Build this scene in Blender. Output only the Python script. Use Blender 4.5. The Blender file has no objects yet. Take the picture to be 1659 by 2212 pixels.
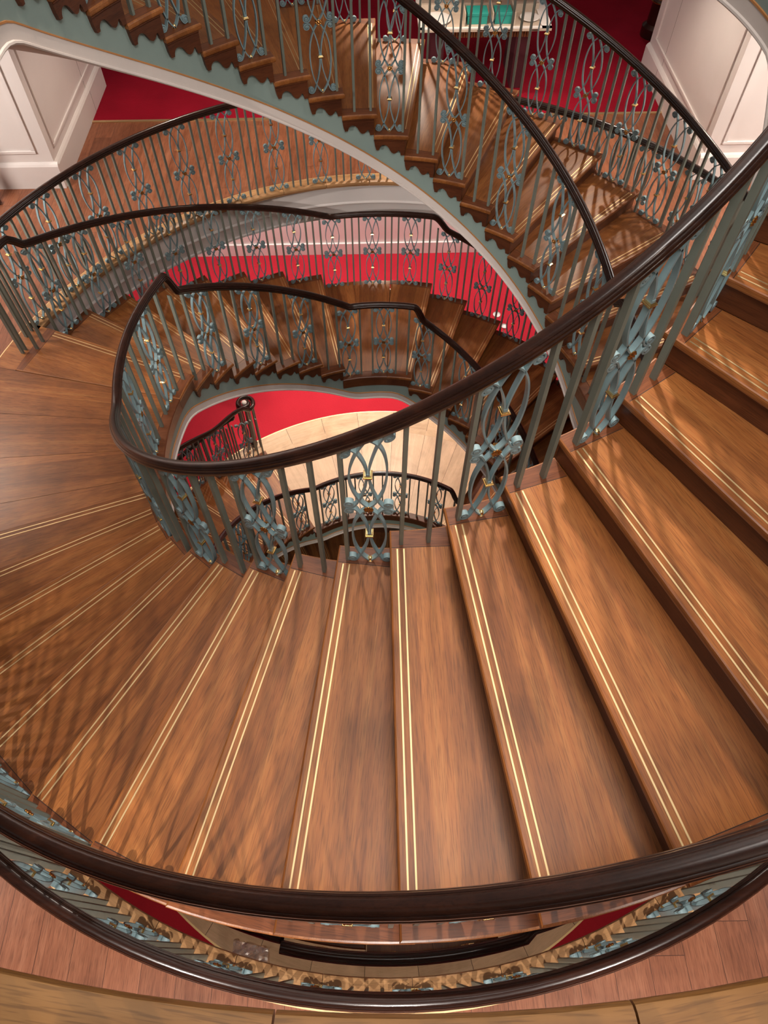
import bpy, math, random
from mathutils import Vector, Matrix
random.seed(7)
PI = math.pi
R = math.radians
scn = bpy.context.scene
COL = scn.collection
H = 0.165            # riser
T0 = 191.0           # angle of riser zero on the first run

# ------------------------------------------------------------------ materials
def mat_base(name):
    m = bpy.data.materials.new(name); m.use_nodes = True
    nt = m.node_tree; b = nt.nodes['Principled BSDF']
    return m, nt, b

def N(nt, t, **kw):
    n = nt.nodes.new(t)
    for k, v in kw.items():
        if hasattr(n, k) and not isinstance(v, (list, tuple)) and k not in ('Scale',):
            setattr(n, k, v)
    return n

def ramp(nt, stops):
    r = nt.nodes.new('ShaderNodeValToRGB')
    e = r.color_ramp.elements
    while len(e) > 1: e.remove(e[-1])
    e[0].position, e[0].color = stops[0][0], (*stops[0][1], 1)
    for p, c in stops[1:]:
        x = e.new(p); x.color = (*c, 1)
    return r

def rnd_src(nt, oi):
    m_ = nt.nodes.new('ShaderNodeMath'); m_.operation = 'MULTIPLY'; m_.inputs[1].default_value = 7.3
    nt.links.new(oi.outputs['Random'], m_.inputs[0]); return m_.outputs[0]
def wood(name, dark, mid, light, rough=0.38, along='X', grain=1.0, var=0.25, coat=0.0, planks=None, stripes=0.0, spec=0.45, pores=.6):
    """planks = (width, length) gives plank joints across the grain"""
    m, nt, b = mat_base(name)
    L = nt.links.new
    tc = nt.nodes.new('ShaderNodeTexCoord')
    src = tc.outputs['Object']
    oi = nt.nodes.new('ShaderNodeObjectInfo')
    sep = nt.nodes.new('ShaderNodeSeparateXYZ'); L(src, sep.inputs[0])
    a, c = ('X', 'Y') if along == 'X' else ('Y', 'X')
    offs = None
    if planks:
        w, ln = planks
        d = nt.nodes.new('ShaderNodeMath'); d.operation = 'DIVIDE'; L(sep.outputs[c], d.inputs[0]); d.inputs[1].default_value = w
        fl = nt.nodes.new('ShaderNodeMath'); fl.operation = 'FLOOR'; L(d.outputs[0], fl.inputs[0])
        fr = nt.nodes.new('ShaderNodeMath'); fr.operation = 'FRACT'; L(d.outputs[0], fr.inputs[0])
        wn = nt.nodes.new('ShaderNodeTexWhiteNoise'); wn.noise_dimensions = '1D'; L(fl.outputs[0], wn.inputs['W'])
        d2 = nt.nodes.new('ShaderNodeMath'); d2.operation = 'DIVIDE'; L(sep.outputs[a], d2.inputs[0]); d2.inputs[1].default_value = ln
        ad = nt.nodes.new('ShaderNodeMath'); ad.operation = 'ADD'; L(d2.outputs[0], ad.inputs[0]); L(wn.outputs['Value'], ad.inputs[1])
        fl2 = nt.nodes.new('ShaderNodeMath'); fl2.operation = 'FLOOR'; L(ad.outputs[0], fl2.inputs[0])
        fr2 = nt.nodes.new('ShaderNodeMath'); fr2.operation = 'FRACT'; L(ad.outputs[0], fr2.inputs[0])
        cmb = nt.nodes.new('ShaderNodeCombineXYZ'); L(fl.outputs[0], cmb.inputs[0]); L(fl2.outputs[0], cmb.inputs[1])
        wn2 = nt.nodes.new('ShaderNodeTexWhiteNoise'); wn2.noise_dimensions = '3D'; L(cmb.outputs[0], wn2.inputs['Vector'])
        offs = wn2.outputs['Value']
        # joints
        def edge(fr_, wd):
            lo = nt.nodes.new('ShaderNodeMath'); lo.operation = 'LESS_THAN'; L(fr_.outputs[0], lo.inputs[0]); lo.inputs[1].default_value = wd
            return lo
        e1 = edge(fr, 0.0022 / w * 1.0); e2 = edge(fr2, 0.0025 / ln)
        mx = nt.nodes.new('ShaderNodeMath'); mx.operation = 'MAXIMUM'; L(e1.outputs[0], mx.inputs[0]); L(e2.outputs[0], mx.inputs[1])
        joint = mx.outputs[0]
    # grain coordinate
    mp = nt.nodes.new('ShaderNodeMapping')
    mp.inputs['Scale'].default_value = (.9, 17.0, 17.0) if along == 'X' else (17.0, .9, 17.0)
    addv = nt.nodes.new('ShaderNodeVectorMath'); addv.operation = 'ADD'
    rnd = nt.nodes.new('ShaderNodeMath'); rnd.operation = 'MULTIPLY'; rnd.inputs[1].default_value = 37.0
    L(offs if offs is not None else oi.outputs['Random'], rnd.inputs[0])
    L(src, addv.inputs[0]); L(rnd.outputs[0], addv.inputs[1])
    L(addv.outputs[0], mp.inputs['Vector'])
    n1 = nt.nodes.new('ShaderNodeTexNoise'); n1.inputs['Scale'].default_value = 1.6 * grain; n1.inputs['Detail'].default_value = 6; n1.inputs['Roughness'].default_value = .62; n1.inputs['Distortion'].default_value = .35
    L(mp.outputs[0], n1.inputs['Vector'])
    rp = ramp(nt, [(0.18, dark), (0.5, mid), (0.82, light)])
    L(n1.outputs['Fac'], rp.inputs[0])
    # pores
    mp2 = nt.nodes.new('ShaderNodeMapping')
    mp2.inputs['Scale'].default_value = (9, 190, 190) if along == 'X' else (190, 9, 190)
    L(addv.outputs[0], mp2.inputs['Vector'])
    n2 = nt.nodes.new('ShaderNodeTexNoise'); n2.inputs['Scale'].default_value = 1.5; n2.inputs['Detail'].default_value = 2
    L(mp2.outputs[0], n2.inputs['Vector'])
    rp2 = ramp(nt, [(0.36, (0.45, 0.42, 0.4)), (0.5, (1, 1, 1))]); L(n2.outputs['Fac'], rp2.inputs[0])
    # flecks (medullary figure)
    n3 = nt.nodes.new('ShaderNodeTexNoise'); n3.inputs['Scale'].default_value = 2.6; n3.inputs['Detail'].default_value = 4; n3.inputs['Distortion'].default_value = 1.0
    L(addv.outputs[0], n3.inputs['Vector'])
    rp3 = ramp(nt, [(0.3, (0.62, 0.58, 0.55)), (0.62, (1.1, 1.1, 1.1))]); L(n3.outputs['Fac'], rp3.inputs[0])
    m1 = nt.nodes.new('ShaderNodeMix'); m1.data_type = 'RGBA'; m1.blend_type = 'MULTIPLY'; m1.inputs[0].default_value = pores
    L(rp.outputs[0], m1.inputs[6]); L(rp2.outputs[0], m1.inputs[7])
    m2 = nt.nodes.new('ShaderNodeMix'); m2.data_type = 'RGBA'; m2.blend_type = 'MULTIPLY'; m2.inputs[0].default_value = 0.6
    L(m1.outputs[2], m2.inputs[6]); L(rp3.outputs[0], m2.inputs[7])
    base = m2.outputs[2]
    if stripes:
        q = nt.nodes.new('ShaderNodeMath'); q.operation = 'DIVIDE'; L(sep.outputs[c], q.inputs[0]); q.inputs[1].default_value = stripes
        q1 = nt.nodes.new('ShaderNodeMath'); q1.operation = 'ADD'; L(q.outputs[0], q1.inputs[0]); L(rnd_src(nt, oi), q1.inputs[1])
        q2 = nt.nodes.new('ShaderNodeMath'); q2.operation = 'FLOOR'; L(q1.outputs[0], q2.inputs[0])
        cb = nt.nodes.new('ShaderNodeCombineXYZ'); L(q2.outputs[0], cb.inputs[0]); L(oi.outputs['Random'], cb.inputs[1])
        wq = nt.nodes.new('ShaderNodeTexWhiteNoise'); wq.noise_dimensions = '3D'; L(cb.outputs[0], wq.inputs['Vector'])
        rq = ramp(nt, [(0.0, (0.74, 0.70, 0.68)), (1.0, (1.12, 1.14, 1.16))]); L(wq.outputs['Value'], rq.inputs[0])
        m4 = nt.nodes.new('ShaderNodeMix'); m4.data_type = 'RGBA'; m4.blend_type = 'MULTIPLY'; m4.inputs[0].default_value = 1.0
        L(base, m4.inputs[6]); L(rq.outputs[0], m4.inputs[7]); base = m4.outputs[2]
    hs = nt.nodes.new('ShaderNodeHueSaturation'); L(base, hs.inputs['Color'])
    mr = nt.nodes.new('ShaderNodeMapRange'); mr.inputs[3].default_value = 1 - var; mr.inputs[4].default_value = 1 + var * .8
    L(offs if offs is not None else oi.outputs['Random'], mr.inputs[0]); L(mr.outputs[0], hs.inputs['Value'])
    outc = hs.outputs[0]
    if planks:
        m3 = nt.nodes.new('ShaderNodeMix'); m3.data_type = 'RGBA'; L(joint, m3.inputs[0]); L(outc, m3.inputs[6]); m3.inputs[7].default_value = (*[x * .25 for x in dark], 1)
        outc = m3.outputs[2]
    L(outc, b.inputs['Base Color'])
    b.inputs['Roughness'].default_value = rough
    b.inputs['Specular IOR Level'].default_value = spec
    if coat: b.inputs['Coat Weight'].default_value = coat; b.inputs['Coat Roughness'].default_value = .12
    bp = nt.nodes.new('ShaderNodeBump'); bp.inputs['Strength'].default_value = .06; bp.inputs['Distance'].default_value = .002
    L(n2.outputs['Fac'], bp.inputs['Height']); L(bp.outputs[0], b.inputs['Normal'])
    return m

def plain(name, col, rough=.5, metal=0, noise=0.0, nscale=8, bump=0, spec=.5, coat=0, trans=0):
    m, nt, b = mat_base(name)
    b.inputs['Roughness'].default_value = rough; b.inputs['Metallic'].default_value = metal
    b.inputs['Specular IOR Level'].default_value = spec
    if coat: b.inputs['Coat Weight'].default_value = coat; b.inputs['Coat Roughness'].default_value = .1
    if trans: b.inputs['Transmission Weight'].default_value = trans
    tc = nt.nodes.new('ShaderNodeTexCoord')
    n = nt.nodes.new('ShaderNodeTexNoise'); n.inputs['Scale'].default_value = nscale; n.inputs['Detail'].default_value = 5
    nt.links.new(tc.outputs['Object'], n.inputs['Vector'])
    r = ramp(nt, [(0.3, tuple(c * (1 - noise) for c in col)), (0.7, tuple(min(1, c * (1 + noise)) for c in col))])
    nt.links.new(n.outputs['Fac'], r.inputs[0]); nt.links.new(r.outputs[0], b.inputs['Base Color'])
    if bump:
        bp = nt.nodes.new('ShaderNodeBump'); bp.inputs['Strength'].default_value = bump; bp.inputs['Distance'].default_value = .01
        n2 = nt.nodes.new('ShaderNodeTexNoise'); n2.inputs['Scale'].default_value = nscale * 25; nt.links.new(tc.outputs['Object'], n2.inputs['Vector'])
        nt.links.new(n2.outputs['Fac'], bp.inputs['Height']); nt.links.new(bp.outputs[0], b.inputs['Normal'])
    return m

M = {}
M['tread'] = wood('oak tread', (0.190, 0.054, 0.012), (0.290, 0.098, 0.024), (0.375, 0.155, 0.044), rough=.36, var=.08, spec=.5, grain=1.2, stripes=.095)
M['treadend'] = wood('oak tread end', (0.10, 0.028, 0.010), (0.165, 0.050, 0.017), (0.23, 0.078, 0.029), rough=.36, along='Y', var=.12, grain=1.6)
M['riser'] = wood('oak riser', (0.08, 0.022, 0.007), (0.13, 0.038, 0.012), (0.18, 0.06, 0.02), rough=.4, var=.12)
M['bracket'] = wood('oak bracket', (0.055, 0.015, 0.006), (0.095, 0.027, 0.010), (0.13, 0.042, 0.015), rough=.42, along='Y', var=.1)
M['floor'] = wood('oak plank floor', (0.17, 0.052, 0.024), (0.29, 0.105, 0.052), (0.38, 0.160, 0.088), rough=.36, along='Y', var=.16, planks=(0.173, 1.9))
M['pale'] = wood('pale oak boards', (0.56, 0.38, 0.24), (0.66, 0.46, 0.30), (0.74, 0.54, 0.37), rough=.4, var=.05, pores=.2)
M['palering'] = wood('pale oak ring', (0.54, 0.36, 0.21), (0.66, 0.45, 0.27), (0.72, 0.52, 0.34), rough=.4, var=.05, along='Y', pores=.2)
M['plinth'] = wood('oak plinth', (0.34, 0.17, 0.07), (0.48, 0.26, 0.115), (0.58, 0.34, 0.17), rough=.34, var=.08, along='Y', pores=.35)
M['plinth2'] = wood('oak plinth darker', (0.20, 0.080, 0.018), (0.33, 0.15, 0.040), (0.42, 0.21, 0.070), rough=.3, var=.1, along='Y')
M['rail'] = wood('mahogany rail', (0.010, 0.003, 0.002), (0.022, 0.007, 0.004), (0.046, 0.014, 0.007), rough=.28, var=.05, coat=.3, grain=.8, spec=.4)
M['joint'] = plain('dark joint', (0.02, 0.007, 0.003), .7)
M['teal'] = plain('duck egg paint', (0.255, 0.335, 0.31), .5, noise=.04, nscale=5)
M['bar'] = plain('baluster paint', (0.165, 0.185, 0.155), .45, noise=.06, nscale=14)
M['orn'] = plain('ornament paint', (0.195, 0.280, 0.300), .42, noise=.08, nscale=20)
M['gold'] = plain('polished brass', (0.92, 0.66, 0.30), .18, 1.0, noise=.05)
M['oldgold'] = plain('antique gilt', (0.50, 0.24, 0.07), .3, 1.0, noise=.3, nscale=120)
M['strip'] = plain('brass inlay', (0.76, 0.57, 0.31), .5, 1.0, noise=.04)
M['white'] = plain('white plaster', (0.84, 0.775, 0.745), .6, noise=.02, nscale=3)
M['bandw'] = plain('white band paint', (0.74, 0.655, 0.61), .55, noise=.03, nscale=4)
M['bead'] = plain('gilt bead', (0.62, 0.28, 0.10), .45, .3, noise=.1)
M['carpet'] = plain('crimson carpet', (0.27, 0.0045, 0.018), .95, noise=.12, nscale=2.5, bump=.5, spec=.15)
M['carpetG'] = plain('lit red carpet', (0.46, 0.020, 0.036), .95, noise=.06, nscale=2.5, bump=.4, spec=.15)  # ground floor's strong light put into a brighter red than upstairs
M['dark'] = plain('dark mahogany', (0.03, 0.010, 0.007), .3, noise=.3, coat=.4)
M['velvet'] = plain('dark burgundy', (0.06, 0.004, 0.010), .8)
M['green'] = plain('teal card', (0.02, 0.30, 0.25), .55, noise=.04)
M['shelf'] = plain('cream timber', (0.52, 0.42, 0.33), .5, noise=.08)
M['china'] = plain('white china', (0.78, 0.74, 0.70), .2, spec=.6)
M['glass'] = plain('clear glass', (0.95, 0.95, 0.95), .08, trans=.9)
M['plastic'] = plain('crinkled clear film', (0.80, 0.68, 0.66), .18, trans=.7, noise=.1)
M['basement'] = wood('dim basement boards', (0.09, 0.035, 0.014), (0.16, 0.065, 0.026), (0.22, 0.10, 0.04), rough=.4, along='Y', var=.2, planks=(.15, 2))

# ------------------------------------------------------------------ object helpers
def link(name, me, parent=None):
    o = bpy.data.objects.new(name, me); COL.objects.link(o)
    if parent is not None: o.parent = parent
    return o
def mesh(name, vs, fs, mats, smooth=False, mi=None, sharp=None):
    me = bpy.data.meshes.new(name); me.from_pydata([tuple(v) for v in vs], [], fs)
    if not isinstance(mats, (list, tuple)): mats = [mats]
    for m_ in mats: me.materials.append(m_)
    if mi:
        for p, i in zip(me.polygons, mi): p.material_index = i
    if smooth:
        me.polygons.foreach_set('use_smooth', [True] * len(me.polygons))
        if sharp is not None:
            me.set_sharp_from_angle(angle=R(sharp))
    me.update()
    return me
def empty(name, loc=(0, 0, 0), rz=0):
    o = bpy.data.objects.new(name, None); COL.objects.link(o); o.location = loc; o.rotation_euler = (0, 0, rz); o.empty_display_size = .2
    return o
def tag(o, label, cat, group=None):
    o['label'] = label; o['category'] = cat
    if group: o['group'] = group
    return o
def struct(o, label=None):
    o['kind'] = 'structure'
    if label: o['label'] = label
    return o
def copy_tree(o, parent=None):
    c = o.copy(); COL.objects.link(c); c.parent = parent
    for ch in list(o.children): copy_tree(ch, c)
    return c
class MB:
    def __init__(s): s.v = []; s.f = []; s.m = []
    def add(s, vs, fs, mi=0, tf=None):
        b = len(s.v)
        if tf is not None: vs = [tf @ Vector(v) for v in vs]
        s.v += [tuple(v) for v in vs]; s.f += [tuple(i + b for i in f) for f in fs]; s.m += [mi] * len(fs)
    def box(s, x0, x1, y0, y1, z0, z1, mi=0, tf=None):
        vs = [(x0, y0, z0), (x1, y0, z0), (x1, y1, z0), (x0, y1, z0), (x0, y0, z1), (x1, y0, z1), (x1, y1, z1), (x0, y1, z1)]
        s.add(vs, [(3, 2, 1, 0), (4, 5, 6, 7), (0, 1, 5, 4), (1, 2, 6, 5), (2, 3, 7, 6), (3, 0, 4, 7)], mi, tf)
    def bevbox(s, x0, x1, y0, y1, z0, z1, b=.004, mi=0, tf=None):
        xs = (x0, x1); ys = (y0, y1)
        rings = [(b, z0), (0, z0 + b), (0, z1 - b), (b, z1)]
        vs = []
        for ins, z in rings: vs += [(x0 + ins, y0 + ins, z), (x1 - ins, y0 + ins, z), (x1 - ins, y1 - ins, z), (x0 + ins, y1 - ins, z)]
        fs = [(3, 2, 1, 0), (12, 13, 14, 15)]
        for r_ in range(3):
            for i in range(4):
                j = (i + 1) % 4; fs.append((r_ * 4 + i, r_ * 4 + j, r_ * 4 + 4 + j, r_ * 4 + 4 + i))
        s.add(vs, fs, mi, tf)
    def grid(s, rows, closed=False, mi=0, caps=False):
        b = len(s.v); n = len(rows[0])
        for r_ in rows: s.v += [tuple(p) for p in r_]
        for i in range(len(rows) - 1):
            for j in range(n if closed else n - 1):
                k = (j + 1) % n
                s.f.append((b + i * n + j, b + i * n + k, b + (i + 1) * n + k, b + (i + 1) * n + j)); s.m.append(mi)
        if caps:
            s.f.append(tuple(b + j for j in range(n - 1, -1, -1))); s.m.append(mi)
            e = b + (len(rows) - 1) * n
            s.f.append(tuple(e + j for j in range(n))); s.m.append(mi)
    def lathe(s, prof, n=20, mi=0, tf=None):
        rows = []
        for r_, z in prof:
            rows.append([(r_ * math.cos(2 * PI * i / n), r_ * math.sin(2 * PI * i / n), z) for i in range(n)])
        if tf is not None: rows = [[tf @ Vector(p) for p in row] for row in rows]
        s.grid(rows, closed=True, mi=mi, caps=True)
    def me(s, name, mats, smooth=False, sharp=None): return mesh(name, s.v, s.f, mats, smooth, s.m, sharp)

def pol(r, deg, z=0.0, cy=0.0):
    a = R(deg); return (r * math.cos(a), r * math.sin(a) + cy, z)
def smooth01(t): t = min(1, max(0, t)); return t * t * (3 - 2 * t)
def frange(a, b, step):
    n = max(1, int(math.ceil(abs(b - a) / step - 1e-9)))
    return [a + (b - a) * i / n for i in range(n + 1)]

# ------------------------------------------------------------------ step components (local frame: x radial, y tangential (uphill +), z up, tread top z=0)
RI, RO = 1.5725, 2.957
def nose_y(x): return -0.0297 - 0.02173 * (x - RI)
def tread_outline(back_deg):
    # from inner nose, along front to outer, outer arc back, inner arc
    pts = [(RI * math.cos(-R(1.08)), nose_y(RI)), (RO * math.cos(R(1.16)), nose_y(RO))]
    for d in frange(-1.0, back_deg, 1.5)[1:]: pts.append((RO * math.cos(R(d)), RO * math.sin(R(d))))
    for d in frange(back_deg, -1.0, 1.5)[:-1]: pts.append((RI * math.cos(R(d)), RI * math.sin(R(d))))
    return pts
def inset(pts, d):
    n = len(pts); out = []
    for i in range(n):
        p0 = Vector(pts[i - 1]); p = Vector(pts[i]); p1 = Vector(pts[(i + 1) % n])
        a = (p - p0).normalized(); b = (p1 - p).normalized()
        na = Vector((-a.y, a.x)); nb = Vector((-b.y, b.x))
        nn = (na + nb)
        if nn.length < 1e-6: nn = na
        nn.normalize(); c = max(.4, nn.dot(na))
        q = p + nn * (d / c); out.append((q.x, q.y))
    return out
def tread_mesh(name, back=7.9, boards=False):
    b = MB(); o = tread_outline(back)
    rings = [(.0, .006, -.036), (.0, .0015, -.032), (.0, 0, -.024), (.0, 0, -.010), (.0, .0025, -.003), (.0, .008, 0)]
    rows = []
    for _, ins, z in rings:
        rows.append([(p[0], p[1], z) for p in (inset(o, ins) if ins else o)])
    b.grid(rows, closed=True)
    n = len(o)
    b.f.append(tuple(range(n - 1, -1, -1))); b.m.append(0)
    # top split in end strips
    top = rows[-1]; x1, x2 = 1.652, 2.868; g = .0028
    def clip(poly, xa, xb):
        def cl(pts, keep, xc):
            out = []
            for i in range(len(pts)):
                p, q = pts[i], pts[(i + 1) % len(pts)]
                pi, qi = keep(p), keep(q)
                if pi: out.append(p)
                if pi != qi:
                    t = (xc - p[0]) / (q[0] - p[0]); out.append((xc, p[1] + t * (q[1] - p[1]), 0))
            return out
        a = cl(poly, lambda p: p[0] >= xa, xa) if xa else poly
        return cl(a, lambda p: p[0] <= xb, xb) if xb else a
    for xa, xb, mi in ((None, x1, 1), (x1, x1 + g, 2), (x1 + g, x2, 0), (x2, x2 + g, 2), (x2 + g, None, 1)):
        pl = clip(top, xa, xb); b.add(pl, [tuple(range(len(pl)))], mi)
    if boards:
        for yy in (0.135,):
            b.add([(x1 + .01, yy * .62, .0006), (x2 - .01, yy * 1.7, .0006), (x2 - .01, yy * 1.7 + .0022, .0006), (x1 + .01, yy * .62 + .0018, .0006)], [(0, 1, 2, 3)], 2)
    return b.me(name, [M['tread'], M['treadend'], M['joint']])
TREAD = tread_mesh('tread')
def strip_mesh(off):
    b = MB(); x0, x1 = 1.66, 2.866
    y0 = nose_y(x0) + .0316 + off; y1 = nose_y(x1) + .0316 + off
    b.grid([[(x0, y0 - .003, .0), (x0, y0 - .003, .0014), (x0, y0 + .003, .0014), (x0, y0 + .003, .0)], [(x1, y1 - .003, .0), (x1, y1 - .003, .0014), (x1, y1 + .003, .0014), (x1, y1 + .003, .0)]], closed=True, caps=True)
    return b.me('brass_strip', M['strip'])
STRIP = [strip_mesh(0), strip_mesh(.027)]
def riser_mesh():
    b = MB(); ri, ro = 1.587, 2.93
    f = lambda x: nose_y(x) + .026
    z1, z0 = -.03, -H
    b.grid([[(ri, f(ri), z0), (ri, f(ri), z1), (ri, f(ri) + .018, z1), (ri, f(ri) + .018, z0)], [(ro, f(ro), z0), (ro, f(ro), z1), (ro, f(ro) + .018, z1), (ro, f(ro) + .018, z0)]], closed=True, caps=True)
    # cove under the nosing
    b.grid([[(ri, f(ri) - .012, z1), (ri, f(ri) - .009, z1 - .010), (ri, f(ri), z1 - .016)], [(ro, f(ro) - .012, z1), (ro, f(ro) - .009, z1 - .010), (ro, f(ro), z1 - .016)]])
    return b.me('riser', M['riser'])
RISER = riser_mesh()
def bracket_mesh():
    # profile (s along arc from riser face uphill, z)
    P = [(0, -.033), (0, -H), (.028, -H), (.032, -.140), (.040, -.122), (.046, -.122), (.054, -.136), (.066, -.149), (.080, -.152), (.094, -.144), (.106, -.124), (.116, -.104), (.130, -.088), (.146, -.080), (.162, -.082), (.174, -.092), (.181, -.108), (.183, -.124), (.205, -.124), (.214, -.090), (.221, -.033)]
    rf, rb = 1.578, 1.600
    b = MB()
    def p3(r, s, z):
        a = (s - .004) / 1.58; return (r * math.cos(a), r * math.sin(a), z)
    fr = [p3(rf, s, z) for s, z in P]; bk = [p3(rb, s, z) for s, z in P]
    b.grid([bk, fr], closed=True)
    # front face as strips so that it bends with the curve: triangulate to a top line
    n = len(P); base = len(b.v)
    tops = [p3(rf, s, -.033) for s, z in P]
    b.v += fr + tops
    for i in range(1, n - 2):
        b.f.append((base + i, base + i + 1, base + n + i + 1, base + n + i)); b.m.append(0)
    b.f.append((base + n - 2, base + n - 1, base + n + n - 2)); b.m.append(0)
    # little moulding under the nosing
    rows = []
    for s in (0, .05, .1, .15, .2, .222):
        rows.append([p3(r_, s, z) for r_, z in ((1.580, -.036), (1.5735, -.036), (1.5735, -.041), (1.577, -.048), (1.580, -.050))])
    b.grid(rows)
    return b.me('bracket', M['bracket'])
BRACKET = bracket_mesh()

# ------------------------------------------------------------------ sweeps
def sweep_arc(angs, rz, name, mats, close=True, mi=0, smooth=False, sharp=35):
    """rz(angle)-> list of (r,z)"""
    b = MB(); rows = [[pol(r_, a, z) for r_, z in rz(a)] for a in angs]
    b.grid(rows, closed=close, mi=mi, caps=close)
    return b.me(name, mats, smooth, sharp)
RP = [(-.026, -.032), (-.028, -.022), (-.034, -.018), (-.042, -.012), (-.0445, -.002), (-.041, .006), (-.037, .008), (-.039, .012), (-.036, .020), (-.030, .024), (-.027, .0235), (-.025, .029), (-.014, .0345), (0, .036)]
RP = RP + [(-x, z) for x, z in reversed(RP[:-1])]
RP = [(x * .67, z * .86) for x, z in RP]
def rail_mesh(pts, name='handrail', scale=1.0):
    b = MB(); rows = []; n = len(pts); P = [Vector(p) for p in pts]
    for i in range(n):
        t = (P[min(i + 1, n - 1)] - P[max(i - 1, 0)]); t2 = Vector((t.x, t.y, 0))
        if t2.length < 1e-6: t2 = Vector((1, 0, 0))
        t2.normalize(); side = Vector((t2.y, -t2.x, 0)); tn = t.normalized(); up = side.cross(tn).normalized()
        if up.z < 0: up = -up
        # keep it close to vertical sections
        rows.append([P[i] + side * x * scale + up * z * scale for x, z in RP])
    b.grid(rows, closed=True, caps=True)
    return b.me(name, M['rail'], True, 50)

# ------------------------------------------------------------------ ornament panel
def ribbon(b, path, th=.0070, dep=.022, mi=0):
    n = len(path); rows = []
    for i in range(n):
        x0, z0 = path[max(i - 1, 0)]; x1, z1 = path[min(i + 1, n - 1)]
        dx, dz = x1 - x0, z1 - z0; l = math.hypot(dx, dz) or 1
        nx, nz = -dz / l * th / 2, dx / l * th / 2
        x, z = path[i]
        rows.append([(-dep / 2, x + nx, z + nz), (dep / 2, x + nx, z + nz), (dep / 2, x - nx, z - nz), (-dep / 2, x - nx, z - nz)])
    b.grid(rows, closed=True, caps=True, mi=mi)
def crom(pts, k=6):
    out = []
    P = [pts[0]] + list(pts) + [pts[-1]]
    for i in range(1, len(P) - 2):
        p0, p1, p2, p3 = P[i - 1:i + 3]
        for j in range(k):
            t = j / k
            out.append(tuple(.5 * ((2 * p1[d]) + (-p0[d] + p2[d]) * t + (2 * p0[d] - 5 * p1[d] + 4 * p2[d] - p3[d]) * t * t + (-p0[d] + 3 * p1[d] - 3 * p2[d] + p3[d]) * t ** 3) for d in (0, 1)))
    out.append(tuple(pts[-1])); return out
def spiral(cx, cz, r0, a0, turn, r1=.007, n=26):
    return [(cx + (r0 + (r1 - r0) * i / n) * math.cos(a0 + turn * i / n), cz + (r0 + (r1 - r0) * i / n) * math.sin(a0 + turn * i / n)) for i in range(n + 1)]
ZM, ZT = .480, .945
def panel_parts(slope):
    def sh(x, z):
        w = min(1, max(0, (z - .52) / (.92 - .52))); w = w * w * (3 - 2 * w)
        return z + slope * x * w
    b = MB()
    def add(path, **k): ribbon(b, [(x, sh(x, z)) for x, z in path], **k)
    for s in (-1, 1):
        S = lambda pts: [(s * x, z) for x, z in pts]
        # ovals
        lo = crom([(-.004, .002), (.014, .020), (.032, .050), (.050, .100), (.063, .165), (.068, .230), (.067, .290), (.059, .350), (.043, .405), (.022, .448), (-.006, .482)])
        add(S(lo))
        up = crom([(-.006, .474), (.022, .512), (.043, .560), (.059, .620), (.068, .690), (.069, .745), (.062, .810), (.048, .868), (.028, .915), (.006, .948)])
        add(S(up))
        # inner strands with scrolls
        lw = crom([(.0045, .253), (.0050, .215), (.012, .160), (.026, .105), (.040, .060), (.052, .025), (.064, .0085), (.0745, .0065)])
        add(S(lw + spiral(.0745, .0275, .021, -PI / 2, 2.9 * PI)[1:]))
        lu = crom([(.0045, .253), (.0050, .290), (.012, .340), (.024, .390), (.038, .435), (.052, .466), (.064, .4755), (.0745, .4765)])
        add(S(lu + spiral(.0745, .4555, .021, PI / 2, -2.9 * PI)[1:]))
        ul = crom([(.0045, .717), (.0050, .680), (.012, .630), (.024, .575), (.038, .530), (.052, .498), (.064, .4875), (.0745, .4865)])
        add(S(ul + spiral(.0745, .5075, .021, -PI / 2, 2.9 * PI)[1:]))
        uu = crom([(.0045, .717), (.0050, .755), (.012, .800), (.024, .850), (.038, .895), (.052, .923), (.064, .9365), (.0745, .9375)])
        add(S(uu + spiral(.0745, .9165, .021, PI / 2, -2.9 * PI)[1:]))
        # scroll cores
        for cx, cz in ((.0745, .0275), (.0745, .4555), (.0745, .5075), (.0745, .9165)):
            x, z = s * cx, sh(s * cx, cz)
            tf = Matrix.Translation((0, x, z)) @ Matrix.Rotation(PI / 2, 4, 'Y')
            b.lathe([(.007, -.0125), (.009, -.0105), (.009, .0105), (.007, .0125)], 10, tf=tf)
    # short links
    for z in (.253, .717): b.box(-.013, .013, -.0075, .0075, z - .022, z + .022)
    me = b.me('scroll_panel', M['orn'], True, 32)
    return me
def small(name, build, mat, smooth=True):
    b = MB(); build(b); return b.me(name, mat, smooth, 40)
COLLAR = small('collar', lambda b: (b.bevbox(-.016, .016, -.014, .014, -.010, .010, .003), b.bevbox(-.019, .019, -.017, .017, -.004, .004, .002)), M['gold'])
def rosette_b(b):
    for s in (-1, 1):
        tf = Matrix.Translation((s * .011, 0, 0)) @ Matrix.Rotation(s * PI / 2, 4, 'Y')
        b.lathe([(.009, 0), (.012, .004), (.006, .006), (.003, .010), (.001, .011)], 12, tf=tf)
        for i in range(8):
            a = 2 * PI * i / 8
            t2 = tf @ Matrix.Translation((.0145 * math.cos(a), .0145 * math.sin(a), .002))
            b.lathe([(.001, -.002), (.0052, 0), (.0052, .003), (.002, .006), (.0005, .0065)], 7, tf=t2)
ROSETTE = small('rosette', rosette_b, M['oldgold'])
BALL = small('foot_ball', lambda b: b.lathe([(.0135, 0), (.0135, .003), (.009, .004), (.012, .009), (.0125, .014), (.009, .020), (.002, .023)], 14), M['gold'])
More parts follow.
